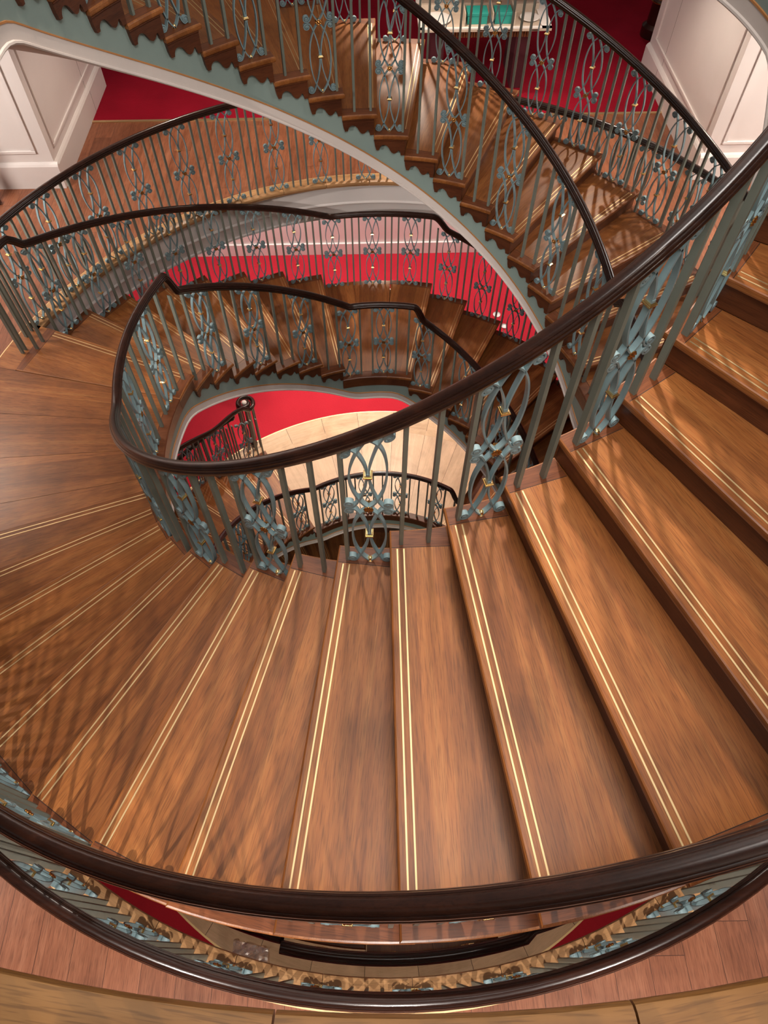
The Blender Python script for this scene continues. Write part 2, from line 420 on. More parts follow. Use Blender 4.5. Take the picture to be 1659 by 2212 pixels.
def bar_mesh(h0, h1, name='baluster'):
    # top cut to the slope: h0 at y-, h1 at y+
    b = MB(); x, y = .0130, .0080
    vs = [(-x, -y, 0), (x, -y, 0), (x, y, 0), (-x, y, 0), (-x, -y, h0), (x, -y, h0), (x, y, h1), (-x, y, h1)]
    b.add(vs, [(3, 2, 1, 0), (4, 5, 6, 7), (0, 1, 5, 4), (1, 2, 6, 5), (2, 3, 7, 6), (3, 0, 4, 7)])
    return b.me(name, M['bar'])
SL_I, SL_O = H / (R(8) * 1.63), H / (R(8) * 2.90)
PANEL = {'i': panel_parts(SL_I), 'o': panel_parts(SL_O), 'l': panel_parts(0)}
BARS = {}
def get_bar(h, slope):
    k = (round(h, 3), round(slope, 2))
    if k not in BARS: BARS[k] = bar_mesh(h - slope * .0095, h + slope * .0095)
    return BARS[k]
def put_panel(parent, kind, r, deg, z, cy=0.0, hscale=1.0):
    p = link('scroll_panel', PANEL[kind], parent)
    x, y, zz = pol(r, deg, z, cy); p.location = (x, y, zz); p.rotation_euler = (0, 0, R(deg)); p.scale = (1, 1, hscale)
    for me, zc in ((COLLAR, .253), (COLLAR, .717), (ROSETTE, ZM), (BALL, 0.0)):
        c = link(me.name.split('.')[0], me, p); c.location = (0, 0, zc)
    return p
def put_bar(parent, r, deg, z, h, slope=0.0, cy=0.0):
    o = link('baluster', get_bar(h, slope), parent)
    x, y, zz = pol(r, deg, z, cy); o.location = (x, y, zz); o.rotation_euler = (0, 0, R(deg)); return o

# ------------------------------------------------------------------ the two helices
RH = .900      # rail centre above nosing line
RL = .985      # rail centre above a landing

def make_flight(name, label, a0, steps, z0, riser, full=True, seed=0, inner_only=False):
    """nosing k at a0+8k (k=1..steps) height z0+riser*k"""
    root = tag(empty(name, pol(2.2, a0, z0)), label, 'staircase')
    inv = Matrix.Translation(root.location).inverted()
    for k in range(1, steps + 1):
        a = a0 + 8 * k; z = z0 + riser * k
        t = link('tread', TREAD, root); t.matrix_parent_inverse = inv
        t.location = (0, 0, z); t.rotation_euler = (0, 0, R(a))
        for s in STRIP: link('brass_strip', s, t)
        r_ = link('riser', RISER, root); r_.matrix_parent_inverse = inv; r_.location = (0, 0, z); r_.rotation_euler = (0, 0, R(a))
        if k < steps or not full or True:
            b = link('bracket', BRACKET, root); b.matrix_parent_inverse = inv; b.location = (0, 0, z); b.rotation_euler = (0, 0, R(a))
    return root, inv

def add_string(root, inv, a_lo, a_hi, zfun, treads=None, soffit=True):
    angs = frange(a_lo, a_hi, 2.0)
    g = lambda a: zfun(a)[0]; top = lambda a: zfun(a)[1]
    def addm(name, rzf, mat, **k):
        o = link(name, sweep_arc(angs, rzf, name, mat, **k), root); o.matrix_parent_inverse = inv; return o
    saw = []
    for a in angs:
        saw.append((a, top(a)))
    if treads:
        ta0, tn, tz0, tr = treads
        for k in range(0, tn + 1):
            e = ta0 + 8 * k - .04
            for q in (e - .02, e + .02): saw.append((q, None))
        saw.sort()
        def lev(a):
            k = math.floor((a - (ta0 - .04)) / 8)
            return min(k, tn)
        out = []
        for a, t in saw:
            if not (a_lo <= a <= a_hi): continue
            k = lev(a)
            if 1 <= k <= tn and a < ta0 + 8 * (tn + 1): tz = tz0 + tr * k - .033
            else: tz = top(a) if t is None else t
            out.append((a, tz))
        saw = out
    sb = MB(); sb.grid([[pol(r_, a, z_) for r_, z_ in ((1.600, t), (1.612, t), (1.612, g(a)), (1.600, g(a)))] for a, t in saw], closed=True, caps=True)
    o_ = link('string_board', sb.me('string_board', M['teal']), root); o_.matrix_parent_inverse = inv
    addm('gilt_bead', lambda a: [(1.594, g(a) + .004), (1.605, g(a) + .007), (1.605, g(a) - .008), (1.594, g(a) - .005)], M['bead'], smooth=True)
    addm('string_band', lambda a: [(1.598, g(a) - .006), (1.61, g(a) - .006), (1.61, g(a) - .098), (1.598, g(a) - .098)], M['bandw'])
    addm('band_moulding', lambda a: [(1.600, g(a) - .078), (1.590, g(a) - .084), (1.588, g(a) - .094), (1.594, g(a) - .102), (1.61, g(a) - .104), (1.62, g(a) - .08)], M['bandw'], smooth=True)
    if soffit:
        addm('soffit', lambda a: [(1.605, g(a) - .092), (1.605, g(a) - .099), (2.925, g(a) - .099), (2.925, g(a) - .092)], M['bandw'])
        ob = MB(); ob.grid([[pol(r_, a, z_) for r_, z_ in ((2.905, t - .005), (2.925, t - .005), (2.925, g(a) - .099), (2.905, g(a) - .099))] for a, t in saw], closed=True, caps=True)
        o_ = link('outer_string', ob.me('outer_string', M['bandw']), root); o_.matrix_parent_inverse = inv

def sector(name, r0, r1, a0, a1, z, th, mat, step=2.0, cy=0.0, gap=0.0):
    b = MB(); A = frange(a0, a1, step)
    def loc(r_, a, zz):
        return pol(r_, a, zz, cy)
    b.grid([[loc(r0, a, z - th), loc(r0, a, z), loc(r1, a, z), loc(r1, a, z - th)] for a in A], closed=True, caps=True)
    return b.me(name, mat)

def landing_boards(root, inv, a_lo, a_hi, z, n=None, r1=2.944, mat='tread', r0=1.655):
    """boards of a landing as wedge pieces in their own radial frame"""
    n = n or max(1, round((a_hi - a_lo) / 8)); w = (a_hi - a_lo) / n
    for i in range(n):
        c = a_lo + w * (i + .5)
        b = MB(); A = frange(-w / 2 + .03, w / 2 - .03, 2)
        b.grid([[pol(r0, a, -.03), pol(r0, a, 0), pol(r1, a, 0), pol(r1, a, -.03)] for a in A], closed=True, caps=True)
        o = link('landing_board', b.me('landing_board', M[mat]), root); o.matrix_parent_inverse = inv
        o.location = (0, 0, z); o.rotation_euler = (0, 0, R(c))
    # joint bed
    o = link('landing_bed', sector('landing_bed', max(1.60, r0 - .05) if r0 < 2 else r0, r1 - .004, a_lo, a_hi, z - .002, .04, M['joint']), root); o.matrix_parent_inverse = inv
def landing_edge(root, inv, a_lo, a_hi, z, mat='riser', name='landing_nosing'):
    A = frange(a_lo, a_hi, 2.0)
    o = link(name, sweep_arc(A, lambda a: [(1.652, z), (1.580, z), (1.5745, z - .004), (1.5725, z - .012), (1.5725, z - .024), (1.578, z - .034), (1.582, z - .040), (1.582, z - .145), (1.60, z - .150), (1.652, z - .150)], name, M[mat], smooth=True, sharp=30), root)
    o.matrix_parent_inverse = inv

def nose_strips(root, inv, a, z):
    """brass lines on a landing edge (nosing at angle a)"""
    for s in STRIP:
        o = link('brass_strip', s, root); o.matrix_parent_inverse = inv; o.location = (0, 0, z); o.rotation_euler = (0, 0, R(a))
def lead_tread(root, inv, a, z):
    """first board of a landing with its rounded nosing and brass lines"""
    t = link('tread', TREAD, root); t.matrix_parent_inverse = inv; t.location = (0, 0, z); t.rotation_euler = (0, 0, R(a))
    for s in STRIP: link('brass_strip', s, t)
    o = link('apron', sweep_arc(frange(a - .3, a + 7.9, 2), lambda q: [(1.60, z - .033), (1.580, z - .033), (1.582, z - .145), (1.60, z - .150)], 'apron', M['bracket']), root)
    o.matrix_parent_inverse = inv

def string_z(base, flights, lv=.285, sl=.365):
    """gilt bead height: follows each flight's pitch and levels off under the landings.
    flights = (angle, z on the nosing line there, riser, level of the landing above)"""
    def g0(a):
        g = base - lv if base is not None else -1e9
        for a0, z0, rs, zt in flights: g = max(g, min(z0 + (a - a0) / 8 * rs - sl, zt - lv))
        return g
    def f(a):
        g = sum(g0(a + d) for d in (-3, -2, -1, 0, 1, 2, 3)) / 7
        return g, g + .185
    return f

# ================================================================== FLIGHTS
# helix A, run 1: from floor one (left landing) up to floor two (right landing)
LINES = {}
A1, A1i = make_flight('spiral_staircase', 'nearest winding flight of oak steps fanning across the lower half of the picture', T0, 20, 0, H)
add_string(A1, A1i, 186, 391, string_z(0, [(191, 0, H, 3.3)]), (T0, 19, 0, H))
landing_boards(A1, A1i, 359, 391, 3.3); landing_edge(A1, A1i, 359, 391, 3.3); 
# helix B, run 1: from floor one (right landing) up to floor two (left landing)
HB, ZB = .1671, -.0455
B1, B1i = make_flight('spiral_staircase', 'upper flight sweeping down from the top left corner, scroll brackets along its blue string', T0 - 180, 20, ZB, HB)
add_string(B1, B1i, 6, 211, string_z(-.08, [(11, ZB, HB, 3.312)]), (T0 - 180, 19, ZB, HB))
landing_boards(B1, B1i, 179, 211, 3.297); landing_edge(B1, B1i, 179, 211, 3.297)
# A run 2: from floor one left landing down to the middle landing, then down to the ground floor
A2, A2i = make_flight('spiral_staircase', 'flight going down from the left landing round the back to a level middle landing', 103 - 8, 7, -8 * H, H)
add_string(A2, A2i, 79, 186, string_z(None, [(79, -8 * H, H, -8 * H), (95, -8 * H, H, .02)]), (95, 7, -8 * H, H))
landing_boards(A2, A2i, 87, 103, -8 * H, 2); landing_edge(A2, A2i, 86.9, 103, -8 * H)
landing_boards(A2, A2i, 167, 199, 0.0, 4, r1=3.148)
landing_boards(A2, A2i, 158, 167, 0.0, 1, r1=3.148, r0=2.95); landing_edge(A2, A2i, 166.9, 198, 0.0)
lead_tread(A2, A2i, 79, -8 * H); lead_tread(A2, A2i, 159, 0.0)
A3, A3i = make_flight('spiral_staircase', 'flight dropping to the right below the middle landing, half hidden by the near handrail', 79 - 17 * 8 - 8, 17, -26 * H + 0 * H + H - H, H)
add_string(A3, A3i, -63, 79, string_z(None, [(79, -8 * H, H, -8 * H)]), (79 - 18 * 8, 17, -26 * H, H))
# riser under middle landing / floor landing
def extra_riser(root, inv, a, z):
    o = link('riser', RISER, root); o.matrix_parent_inverse = inv; o.location = (0, 0, z); o.rotation_euler = (0, 0, R(a))
extra_riser(A2, A2i, 79, -8 * H); extra_riser(A2, A2i, 159, 0); extra_riser(A1, A1i, 351, 3.3)
# B run 2 (antipodal)
B2, B2i = make_flight('spiral_staircase', 'hidden flight below the near steps with a level middle landing at the bottom edge', 283 - 8, 7, -8 * H, H)
add_string(B2, B2i, 259, 366, string_z(None, [(259, -8 * H, H, -8 * H), (275, -8 * H, H, .02)]), (275, 7, -8 * H, H))
landing_boards(B2, B2i, 267, 283, -8 * H, 2, r1=3.03); landing_edge(B2, B2i, 266.9, 283, -8 * H)
landing_boards(B2, B2i, 347, 379, 0.0, 4, r1=3.148)
landing_boards(B2, B2i, 338, 347, 0.0, 1, r1=3.148, r0=2.95); landing_edge(B2, B2i, 346.9, 378, 0.0)
lead_tread(B2, B2i, 259, -8 * H); lead_tread(B2, B2i, 339, 0.0)
extra_riser(B2, B2i, 259, -8 * H); extra_riser(B2, B2i, 339, 0)
B3, B3i = make_flight('spiral_staircase', 'flight seen through the open well arriving on the pale ground floor from the left', 259 - 17 * 8 - 8, 17, -26 * H, H)
add_string(B3, B3i, 117, 259, string_z(-26 * H, [(259, -8 * H, H, -8 * H)]), (259 - 18 * 8, 17, -26 * H, H))
# below the ground floor
ZG = -26 * H
C1, C1i = make_flight('spiral_staircase', 'lowest flight of brown steps glimpsed deep in the well below the ground floor', -141, 24, ZG - 25 * H, H)
extra_riser(C1, C1i, 59, ZG)
add_string(C1, C1i, -141, 117, string_z(None, [(59, ZG, H, ZG)]), (-141, 24, ZG - 25 * H, H))
landing_edge(C1, C1i, 57.9, 122, ZG)
nose_strips(C1, C1i, 59, ZG)
C2, C2i = make_flight('spiral_staircase', 'second flight leaving the ground floor towards the basement, almost hidden in the well', 39, 24, ZG - 25 * H, H)
extra_riser(C2, C2i, 239, ZG)
add_string(C2, C2i, 39, 297, string_z(None, [(239, ZG, H, ZG)]), (39, 24, ZG - 25 * H, H))
landing_edge(C2, C2i, 237.9, 302, ZG); nose_strips(C2, C2i, 239, ZG)

# ================================================================== BALUSTRADES
def flight_inner(root, a0, z0, riser, steps, first_panel, slope=SL_I):
    """two items per tread, panel on alternate treads"""
    for k in range(1, steps + 1):
        z = z0 + riser * k; a = a0 + 8 * k
        bh = lambda da: RH - .032 + riser * da / 8
        put_bar(root, 1.63, a + .6, z, bh(.6), slope)
        if (k + first_panel) % 2 == 0: put_panel(root, 'i', 1.63, a + 4.0, z)
        else: put_bar(root, 1.63, a + 4.6, z, bh(4.6), slope)
def flight_outer(root, a0, z0, riser, steps, r=2.90, slope=SL_O, k0=1):
    for k in range(k0, steps + 1):
        z = z0 + riser * k; a = a0 + 8 * k
        bh = lambda da: RH - .032 + riser * da / 8
        for da in (-.15, 1.3, 6.35): put_bar(root, r, a + da, z, bh(da), slope)
        put_panel(root, 'o', r, a + 3.75, z, hscale=.99)
def level_items(root, r, a_list, z, cy=0.0, h=RL - .032):
    for a, t in a_list:
        if t == 'p': put_panel(root, 'l', r, a, z, cy, h / .95)
        else: put_bar(root, r, a, z, h, 0, cy)
def bal(label, loc, group=None):
    return tag(empty('balustrade', loc), label, 'balustrade', group)

# all balustrade roots sit at the stair axis so that children can use plain coordinates
def rail_arc(r, angs, zf, cy=0.0): return [pol(r, a, zf(a), cy) for a in angs]
def soft(zf, w=3.5, n=7): return lambda a: sum(zf(a + w * (2 * i / (n - 1) - 1)) for i in range(n)) / n

# --- inner rail of helix A: from the middle landing up past the left landing to floor two (one continuous balustrade)
def zA_in(a):
    # a from 79 to 391
    if a < 99.1: return -8 * H + RL
    if a < 156:
        base = (a - 159) / 8 * H + RH
        g = smooth01((a - 152.5) / 3.5)
        return base * (1 - g) + RL * g
    if a < 195.1: return RL
    if a < 348:
        base = (a - 191) / 8 * H + RH
        g = smooth01((a - 344.5) / 3.5)
        return base * (1 - g) + (3.3 + RL) * g
    return 3.3 + RL
b1 = bal('dark handrail and ironwork on the well side of the nearest flight', (0, 0, 0))
flight_inner(b1, T0, 0, H, 20, 1)
A_ = frange(157.5, 186, 1.5) + frange(186, 340, 1.5)[1:] + frange(340, 391, 1.5)[1:]
link('handrail', rail_mesh(rail_arc(1.63, A_, lambda a: soft(zA_in)(a) if 165 < a < 330 else zA_in(a))), b1)
lv = []
for i in range(10):
    a = 160.2 + 4 * i
    lv.append((a, 'p' if i % 4 == 2 else 'b'))
level_items(b1, 1.63, lv, 0)
b2 = bal('inner balustrade of the back flight, handrail dropping from the left peak', (0, 0, 0))
flight_inner(b2, 95, -8 * H, H, 7, 0)
lv = [(80 + 4 * i + .3, 'p' if i in (2,) else 'b') for i in range(0, 6)]
lv = [(79.9, 'b'), (83.9, 'b'), (88.2, 'p'), (92.0, 'b'), (96, 'b'), (100.0, 'p')]
level_items(b2, 1.63, lv, -8 * H)
def zA2_in(a):
    if a < 79: 
        base = -8 * H + (a - 79) / 8 * H + RH
        g = smooth01((a - 75.0) / 3.6)
        return base * (1 - g) + (-8 * H + RL) * g
    return zA_in(a)
A_ = frange(78.7, 99.1, 1.5) + frange(99.1, 151, 1.5)[1:] + frange(151, 158.2, .6)[1:]
link('handrail', rail_mesh(rail_arc(1.63, A_, zA2_in)), b2)
# --- outer balustrade of A run 2
def uturn(r_in, r_out, a, z, cy_out, side=1, n=9):
    """semicircle from the flight rail radius to the guard rail radius at angle a, bulging to +side"""
    p0 = Vector(pol(r_in, a)); p1 = Vector(pol(r_out, a, 0, cy_out)); c = (p0 + p1) / 2; rad = (p1 - p0).length / 2
    e = (p1 - p0).normalized(); t = Vector((-math.sin(R(a)), math.cos(R(a)), 0)) * side
    return [tuple(c - e * rad * math.cos(PI * i / n) + t * rad * 1.25 * math.sin(PI * i / n) + Vector((0, 0, z))) for i in range(n + 1)]
GR, GC = 3.072, -.045        # guard circle radius and centre offset
b3 = bal('outer balustrade of the back flight against the red carpet, short kink at the far left', (0, 0, 0))
flight_outer(b3, 95, -8 * H, H, 7)
lv = []
for da in (78.9, 80.2, 82.8, 85.4, 86.8, 88.1, 90.8, 93.5, 94.9, 96.3, 99.0, 101.4): lv.append((da, 'p' if da in (82.8, 90.8, 99.0) else 'b'))
level_items(b3, 2.90, lv, -8 * H)
def zA2_out(a):
    if a < 99.1: return -8 * H + RL if a >= 79 else zA2_in(a)
    if a < 158.5:
        base = (a - 159) / 8 * H + RH; g = smooth01((a - 155.5) / 3.0)
        return base * (1 - g) + RL * g
    return RL
pts = rail_arc(2.90, frange(78.7, 99.1, 1.5) + frange(99.1, 160, 1.0)[1:], zA2_out)
link('handrail', rail_mesh(pts), b3)
level_items(b3, 2.90, [(160.6, 'b'), (162.2, 'b')], 0)
# --- guard rail around the opening on floor one (back and bottom)
def guard(label, a0, a1, z, r=GR, cy=GC, phase=0.0, ends=True):
    g = bal(label, (0, 0, 0))
    its = []
    k = math.floor((a0 - T0) / 8)
    while T0 + 8 * k < a1 + 8:
        c = T0 + 8 * k + phase
        for da, t in ((0, 'p'), (2.67, 'b'), (4.0, 'b'), (5.33, 'b')):
            if a0 <= c + da <= a1: its.append((c + da, t))
        k += 1
    level_items(g, r, its, z, cy)
    return g
g1 = guard('curved guard railing at the back of the opening, tall posts below the sweeping top-left handrail', 40, 160, 0, phase=4.8)
pts = rail_arc(GR, frange(38, 160, 2), lambda a: RL, GC)
pts = pts + uturn(2.90, GR, 160.0, RL, GC)[::-1][1:]
link('handrail', rail_mesh(pts), g1)
level_items(g1, 2.985, [(163.6, 'b'), (162.9, 'b')], 0)
g1b = guard('guard railing on the right beyond the upper flight, seen low through its bars', 21, 39, 0, phase=4.8)
link('handrail', rail_mesh(rail_arc(GR, frange(20, 38, 2), lambda a: RL, GC)), g1b)
g2 = guard('guard railing along the bottom of the picture, broad polished handrail over slanting grey bars', 201, 337, 0, phase=0.5)
pts = rail_arc(GR + .0, frange(201, 337, 2), lambda a: RL, GC)
pts = uturn(2.90, GR, 201, RL, GC, side=-1)[1:-1] + pts + uturn(2.90, GR, 337, RL, GC, side=1)[::-1][1:-1]
link('handrail', rail_mesh(pts), g2)
# --- outer balustrade of A run 1
b4 = bal('outer balustrade of the nearest flight, its wide handrail crossing the bottom of the picture', (0, 0, 0))
flight_outer(b4, T0, 0, H, 20)
def zA1_out(a):
    if a < 195.1: return RL
    base = (a - 191) / 8 * H + RH; g = smooth01((a - 347) / 3.5)
    return base * (1 - g) + (3.3 + RL) * g
link('handrail', rail_mesh(rail_arc(2.902, frange(194, 352, 1.5), zA1_out), scale=1.0), b4)
# --- helix B run 1
b5 = bal('inner balustrade of the upper flight, handrail curving down behind the near rail', (0, 0, 0))
flight_inner(b5, T0 - 180, ZB, HB, 20, 1)
def zB_in(a):
    if a < 14.5: return RL
    base = ZB + (a - 11) / 8 * HB + RH; g = smooth01((a - 164.5) / 3.5)
    return base * (1 - g) + (3.297 + RL) * g
link('handrail', rail_mesh(rail_arc(1.63, frange(-21, 14.5, 2) + frange(14.5, 171, 1.5)[1:] + frange(171, 205, 2)[1:], zB_in)), b5)
level_items(b5, 1.63, [(-19.5 + 4 * i, 'p' if i % 4 == 2 else 'b') for i in range(10)], 0)
b6 = bal('outer balustrade of the upper flight, handrail falling from the top edge past the white wall', (0, 0, 0))
flight_outer(b6, T0 - 180, ZB, HB, 20)
def zB_out(a):
    if a < 14.5: return RL
    base = ZB + (a - 11) / 8 * HB + RH; g = smooth01((a - 167) / 3.5)
    return base * (1 - g) + (3.297 + RL) * g
pts = uturn(2.90, GR, 20, RL, GC, side=-1)[::-1][:-1]
link('handrail', rail_mesh(pts[:0] + rail_arc(2.90, frange(11, 172, 1.5), zB_out)), b6)
# --- A run 3 and B run 2/3
b7 = bal('inner balustrade going down to the right from the flat handrail end, behind the near posts', (0, 0, 0))
flight_inner(b7, 79 - 17 * 8 - 8, -26 * H, H, 17, 1)
link('handrail', rail_mesh(rail_arc(1.63, frange(-57, 73, 1.5) + frange(73, 79, .6)[1:], lambda a: zA2_in(a))), b7)
b8 = bal('outer balustrade of the lower right flight with red carpet behind its bars', (0, 0, 0))
flight_outer(b8, 79 - 17 * 8 - 8, -26 * H, H, 17)
link('handrail', rail_mesh(rail_arc(2.90, frange(-57, 73, 1.5) + frange(73, 79, .6)[1:], lambda a: zA2_in(a))), b8)
def zB2(a): return zA2_in(a - 180)
b9 = bal('balustrade of the hidden middle landing, black handrail just above the bottom guard railing', (0, 0, 0))
flight_outer(b9, 275, -8 * H, H, 7)
level_items(b9, 2.985, [(259.6 + 2.667 * i, 'p' if i % 3 == 1 else 'b') for i in range(9)], -8 * H)
link('handrail', rail_mesh(rail_arc(2.998, frange(258.7, 283, 1.5), zB2) + rail_arc(2.97, frange(284, 338, 1.5), lambda a: zB2(a))), b9)
b10 = bal('inner balustrade beneath the nearest flight, facing the open well', (0, 0, 0))
flight_inner(b10, 275, -8 * H, H, 7, 0)
level_items(b10, 1.63, [(259.9, 'b'), (263.9, 'b'), (268.2, 'p'), (272.0, 'b'), (276, 'b'), (280.0, 'p')], -8 * H)
link('handrail', rail_mesh(rail_arc(1.63, frange(258.7, 338, 1.5), zB2)), b10)
b11 = bal('inner balustrade winding down the left of the well to the pale ground floor', (0, 0, 0))
flight_inner(b11, 115, -26 * H, H, 17, 1)
def zB3(a):
    base = ZG + (a - 115) / 8 * H + RH; 
    return max(base, ZG + RL) if a < 250 else zB2(a)
link('handrail', rail_mesh(rail_arc(1.63, frange(119, 253, 1.5) + frange(253, 258.6, .6)[1:], zB3)), b11)
b12 = bal('outer balustrade reaching the ground floor with a scrolled handrail end over red carpet', (0, 0, 0))
flight_outer(b12, 115, -26 * H, H, 17)
# volute: the rail drifts outward and curls to the left of its travel
VC = Vector((-1.75, 2.72, ZG + RL)); va = math.atan2(VC.y, VC.x)
odir = Vector((math.cos(va), math.sin(va), 0)); tdir = Vector((math.sin(va), -math.cos(va), 0))
pts = rail_arc(2.96, frange(258.7, 250, 1.0), zB3) + rail_arc(2.90, frange(246, 136, 1.5), zB3)
e0 = VC - odir * .128; ea = math.degrees(math.atan2(e0.y, e0.x)); er = math.hypot(e0.x, e0.y)
for i in range(1, 9):
    t = i / 9; aa = 136 + (ea - 136) * t; pts.append(pol(2.90 + (er - 2.90) * smooth01(t), aa, max(zB3(aa), ZG + RL)))
vc = VC
vol = []
for i in range(40):
    t = i / 39; ang = -PI / 2 + t * 2.6 * PI; rr = .128 * (1 - t) + .044 * t
    vol.append(tuple(vc + tdir * rr * math.cos(ang) + odir * rr * math.sin(ang)))
link('handrail', rail_mesh(pts + vol, scale=.95), b12)
bb = MB(); tfv = Matrix.Translation(vc); bb.lathe([(.030, -.02), (.038, 0), (.034, .03), (.022, .040), (.002, .043)], 20, tf=tfv)
link('rail_cap', bb.me('rail_cap', M['china'], True), b12)
for i in range(7):
    t = i / 7 * 2 * PI; p = vc + tdir * .10 * math.cos(t) + odir * .10 * math.sin(t)
    o = link('baluster', get_bar(RL - .03, 0), b12); o.location = (p.x, p.y, ZG); o.rotation_euler = (0, 0, t)
bb = MB(); bb.lathe([(.05, 0), (.05, .05), (.03, .07), (.026, .12), (.034, .2), (.022, .32), (.026, .6), (.02, .8), (.028, .9), (.02, RL - .03)], 16, tf=Matrix.Translation((vc.x, vc.y, ZG)))
link('newel_post', bb.me('newel_post', M['dark'], True, 40), b12)
# second return rail on the ground floor (outer guard towards the volute)
b13 = bal('short return railing beside the scrolled newel on the ground floor', (0, 0, 0))
level_items(b13, 3.12, [(128.5 + 1.5 * i, 'p' if i % 5 == 2 else 'b') for i in range(14)], ZG)
link('handrail', rail_mesh(rail_arc(3.12, frange(127.5, 180, 2), lambda a: ZG + RL)), b13)
bb = MB(); bb.lathe([(.034, -.03), (.044, -.01), (.042, .02), (.03, .034), (.002, .038)], 20, tf=Matrix.Translation(pol(3.13, 127.2, ZG + RL)))
link('rail_cap', bb.me('rail_cap', M['rail'], True), b13)
# ground floor inner guard
b14 = bal('curved railing on the pale ground floor edge deep in the well', (0, 0, 0))
level_items(b14, 1.63, [(60.5 + 4 * i, 'p' if i % 4 == 1 else 'b') for i in range(15)], ZG)
def zC(a):
    if a >= 59: return ZG + RL
    base = ZG + (a - 59) / 8 * H + RH; g = smooth01((a - 55.0) / 3.6)
    return base * (1 - g) + (ZG + RL) * g
link('handrail', rail_mesh(rail_arc(1.63, frange(-140, 54, 2) + frange(54, 59, .6)[1:] + frange(59, 118.2, 2)[1:], zC)), b14)
flight_inner(b14, -141, ZG - 25 * H, H, 24, 1)
b15 = bal('outer balustrade of the lowest flight, dark bars at the bottom of the well', (0, 0, 0))
flight_outer(b15, -141, ZG - 25 * H, H, 24)
link('handrail', rail_mesh(rail_arc(2.90, frange(-140, 58, 2), lambda a: ZG + (a - 59) / 8 * H + RH)), b15)
b16 = bal('inner balustrade of the hidden basement flight on the near side of the well', (0, 0, 0))
flight_inner(b16, 39, ZG - 25 * H, H, 24, 1)
link('handrail', rail_mesh(rail_arc(1.63, frange(39, 238, 2) + frange(238, 300, 2)[1:], lambda a: zC(a - 180))), b16)
level_items(b16, 1.63, [(240.5 + 4 * i, 'p' if i % 4 == 1 else 'b') for i in range(15)], ZG)
# floor two guard (under the camera)
g3 = guard('floor two guard railing close below the viewpoint', 213, 330, 3.3, phase=0.5)
link('handrail', rail_mesh(rail_arc(GR, frange(213, 330, 2), lambda a: 3.3 + RL, GC)), g3)

# ================================================================== FLOORS AND WALLS
def ring_floor(name, z, th, r0, cy, x0, x1, y0, y1, mat, aranges=None):
    """rectangular floor with a round hole"""
    b = MB(); n = 180
    inner = [pol(r0, 360 * i / n, 0, cy) for i in range(n)]
    outer = []
    for i in range(n):
        a = R(360 * i / n); c, s = math.cos(a), math.sin(a)
        t = 1e9
        if c > 1e-9: t = min(t, x1 / c)
        if c < -1e-9: t = min(t, x0 / c)
        if s > 1e-9: t = min(t, (y1 - cy) / s)
        if s < -1e-9: t = min(t, (y0 - cy) / s)
        outer.append((t * c, t * s + cy))
    # snap nearest to the corners
    for cx_, cy_ in ((x0, y0), (x0, y1), (x1, y0), (x1, y1)):
        j = min(range(n), key=lambda i: (outer[i][0] - cx_) ** 2 + (outer[i][1] - cy_) ** 2); outer[j] = (cx_, cy_)
    rows = [[(inner[i % n][0], inner[i % n][1], z - th), (inner[i % n][0], inner[i % n][1], z), (outer[i % n][0], outer[i % n][1], z), (outer[i % n][0], outer[i % n][1], z - th)] for i in range(n + 1)]
    b.grid(rows, closed=True)
    return link(name, b.me(name, mat))
YC = 4.085          # carpet line
f1 = struct(ring_floor('floor', -.001, .06, 3.155, GC, -9, 9, -8.5, YC, M['floor']), 'red-brown plank floor around the stair opening on the middle storey')
def arc_ring(name, r0, r1, a0, a1, z, th, mat, cy=0, parent=None, smooth=False):
    return link(name, sector(name, r0, r1, a0, a1, z, th, mat, 2, cy), parent)
# plinth ring with a nosing on floor one, in 8-degree segments
def plinth(z, a0, a1, name, r0=3.02, r1=3.150, step=8.0, mats='plinth', cy=GC):
    root = empty(name, (0, 0, 0)); struct(root)
    a = a0
    while a < a1 - .01:
        e = min(a + step, a1); c = (a + e) / 2
        rows = []
        for d in frange(a - c + .03, e - c - .03, 2):
            rows.append([pol(r_, d, zz) for r_, zz in ((r1, -.06), (r1, 0), (r0 + .012, 0), (r0 + .004, -.004), (r0, -.013), (r0, -.027), (r0 + .006, -.038), (r0 + .02, -.044), (r0 + .02, -.06))])
        b = MB(); b.grid(rows, closed=True, caps=True)
        o = link('plinth_board', b.me('plinth_board', M[mats], True, 35), root); o.location = (0, cy, z); o.rotation_euler = (0, 0, R(c))
        a = e
    return root
def brass_ring(z, a0, a1, parent, r0=3.150, r1=3.157):
    o = arc_ring('brass_line', r0, r1, a0, a1, z + .0012, .01, M['strip'], GC, parent)
p1 = plinth(0, 19.2, 158, 'trim_1', step=8.0); brass_ring(0, 15, 201, p1)
p2 = plinth(0, 199.5, 337.8, 'trim_2'); brass_ring(0, 196, 340, p2)
p3 = plinth(3.3, 274.7 - 8.44 * 8, 274.7 + 8.44 * 6, 'trim_3', step=8.44, mats='plinth2', cy=0.0, r0=3.043, r1=3.17); brass_ring(3.3, 211, 330, p3)
# slab fascias facing the well
def fascia(name, z0, z1, label, a0=0, a1=360, r=3.125):
    A = frange(a0, a1, 2)
    zm = z0 - .33
    b = MB()
    b.grid([[pol(r_, a, z, GC) for r_, z in ((r + .25, z0 - .055), (r, z0 - .055), (r, zm + .02), (r - .008, zm + .012), (r - .012, zm), (r - .006, zm - .012), (r, zm - .02), (r, z1 + .03), (r - .012, z1 + .02), (r - .012, z1), (r + .25, z1))] for a in A])
    o = link(name, b.me(name, M['white'], True, 40)); struct(o, label); return o
fascia('trim_4', 0, -.50, 'white plaster edge of the storey slab facing the well')
fascia('trim_5', 3.3, 2.80, 'white plaster edge of the upper storey slab')
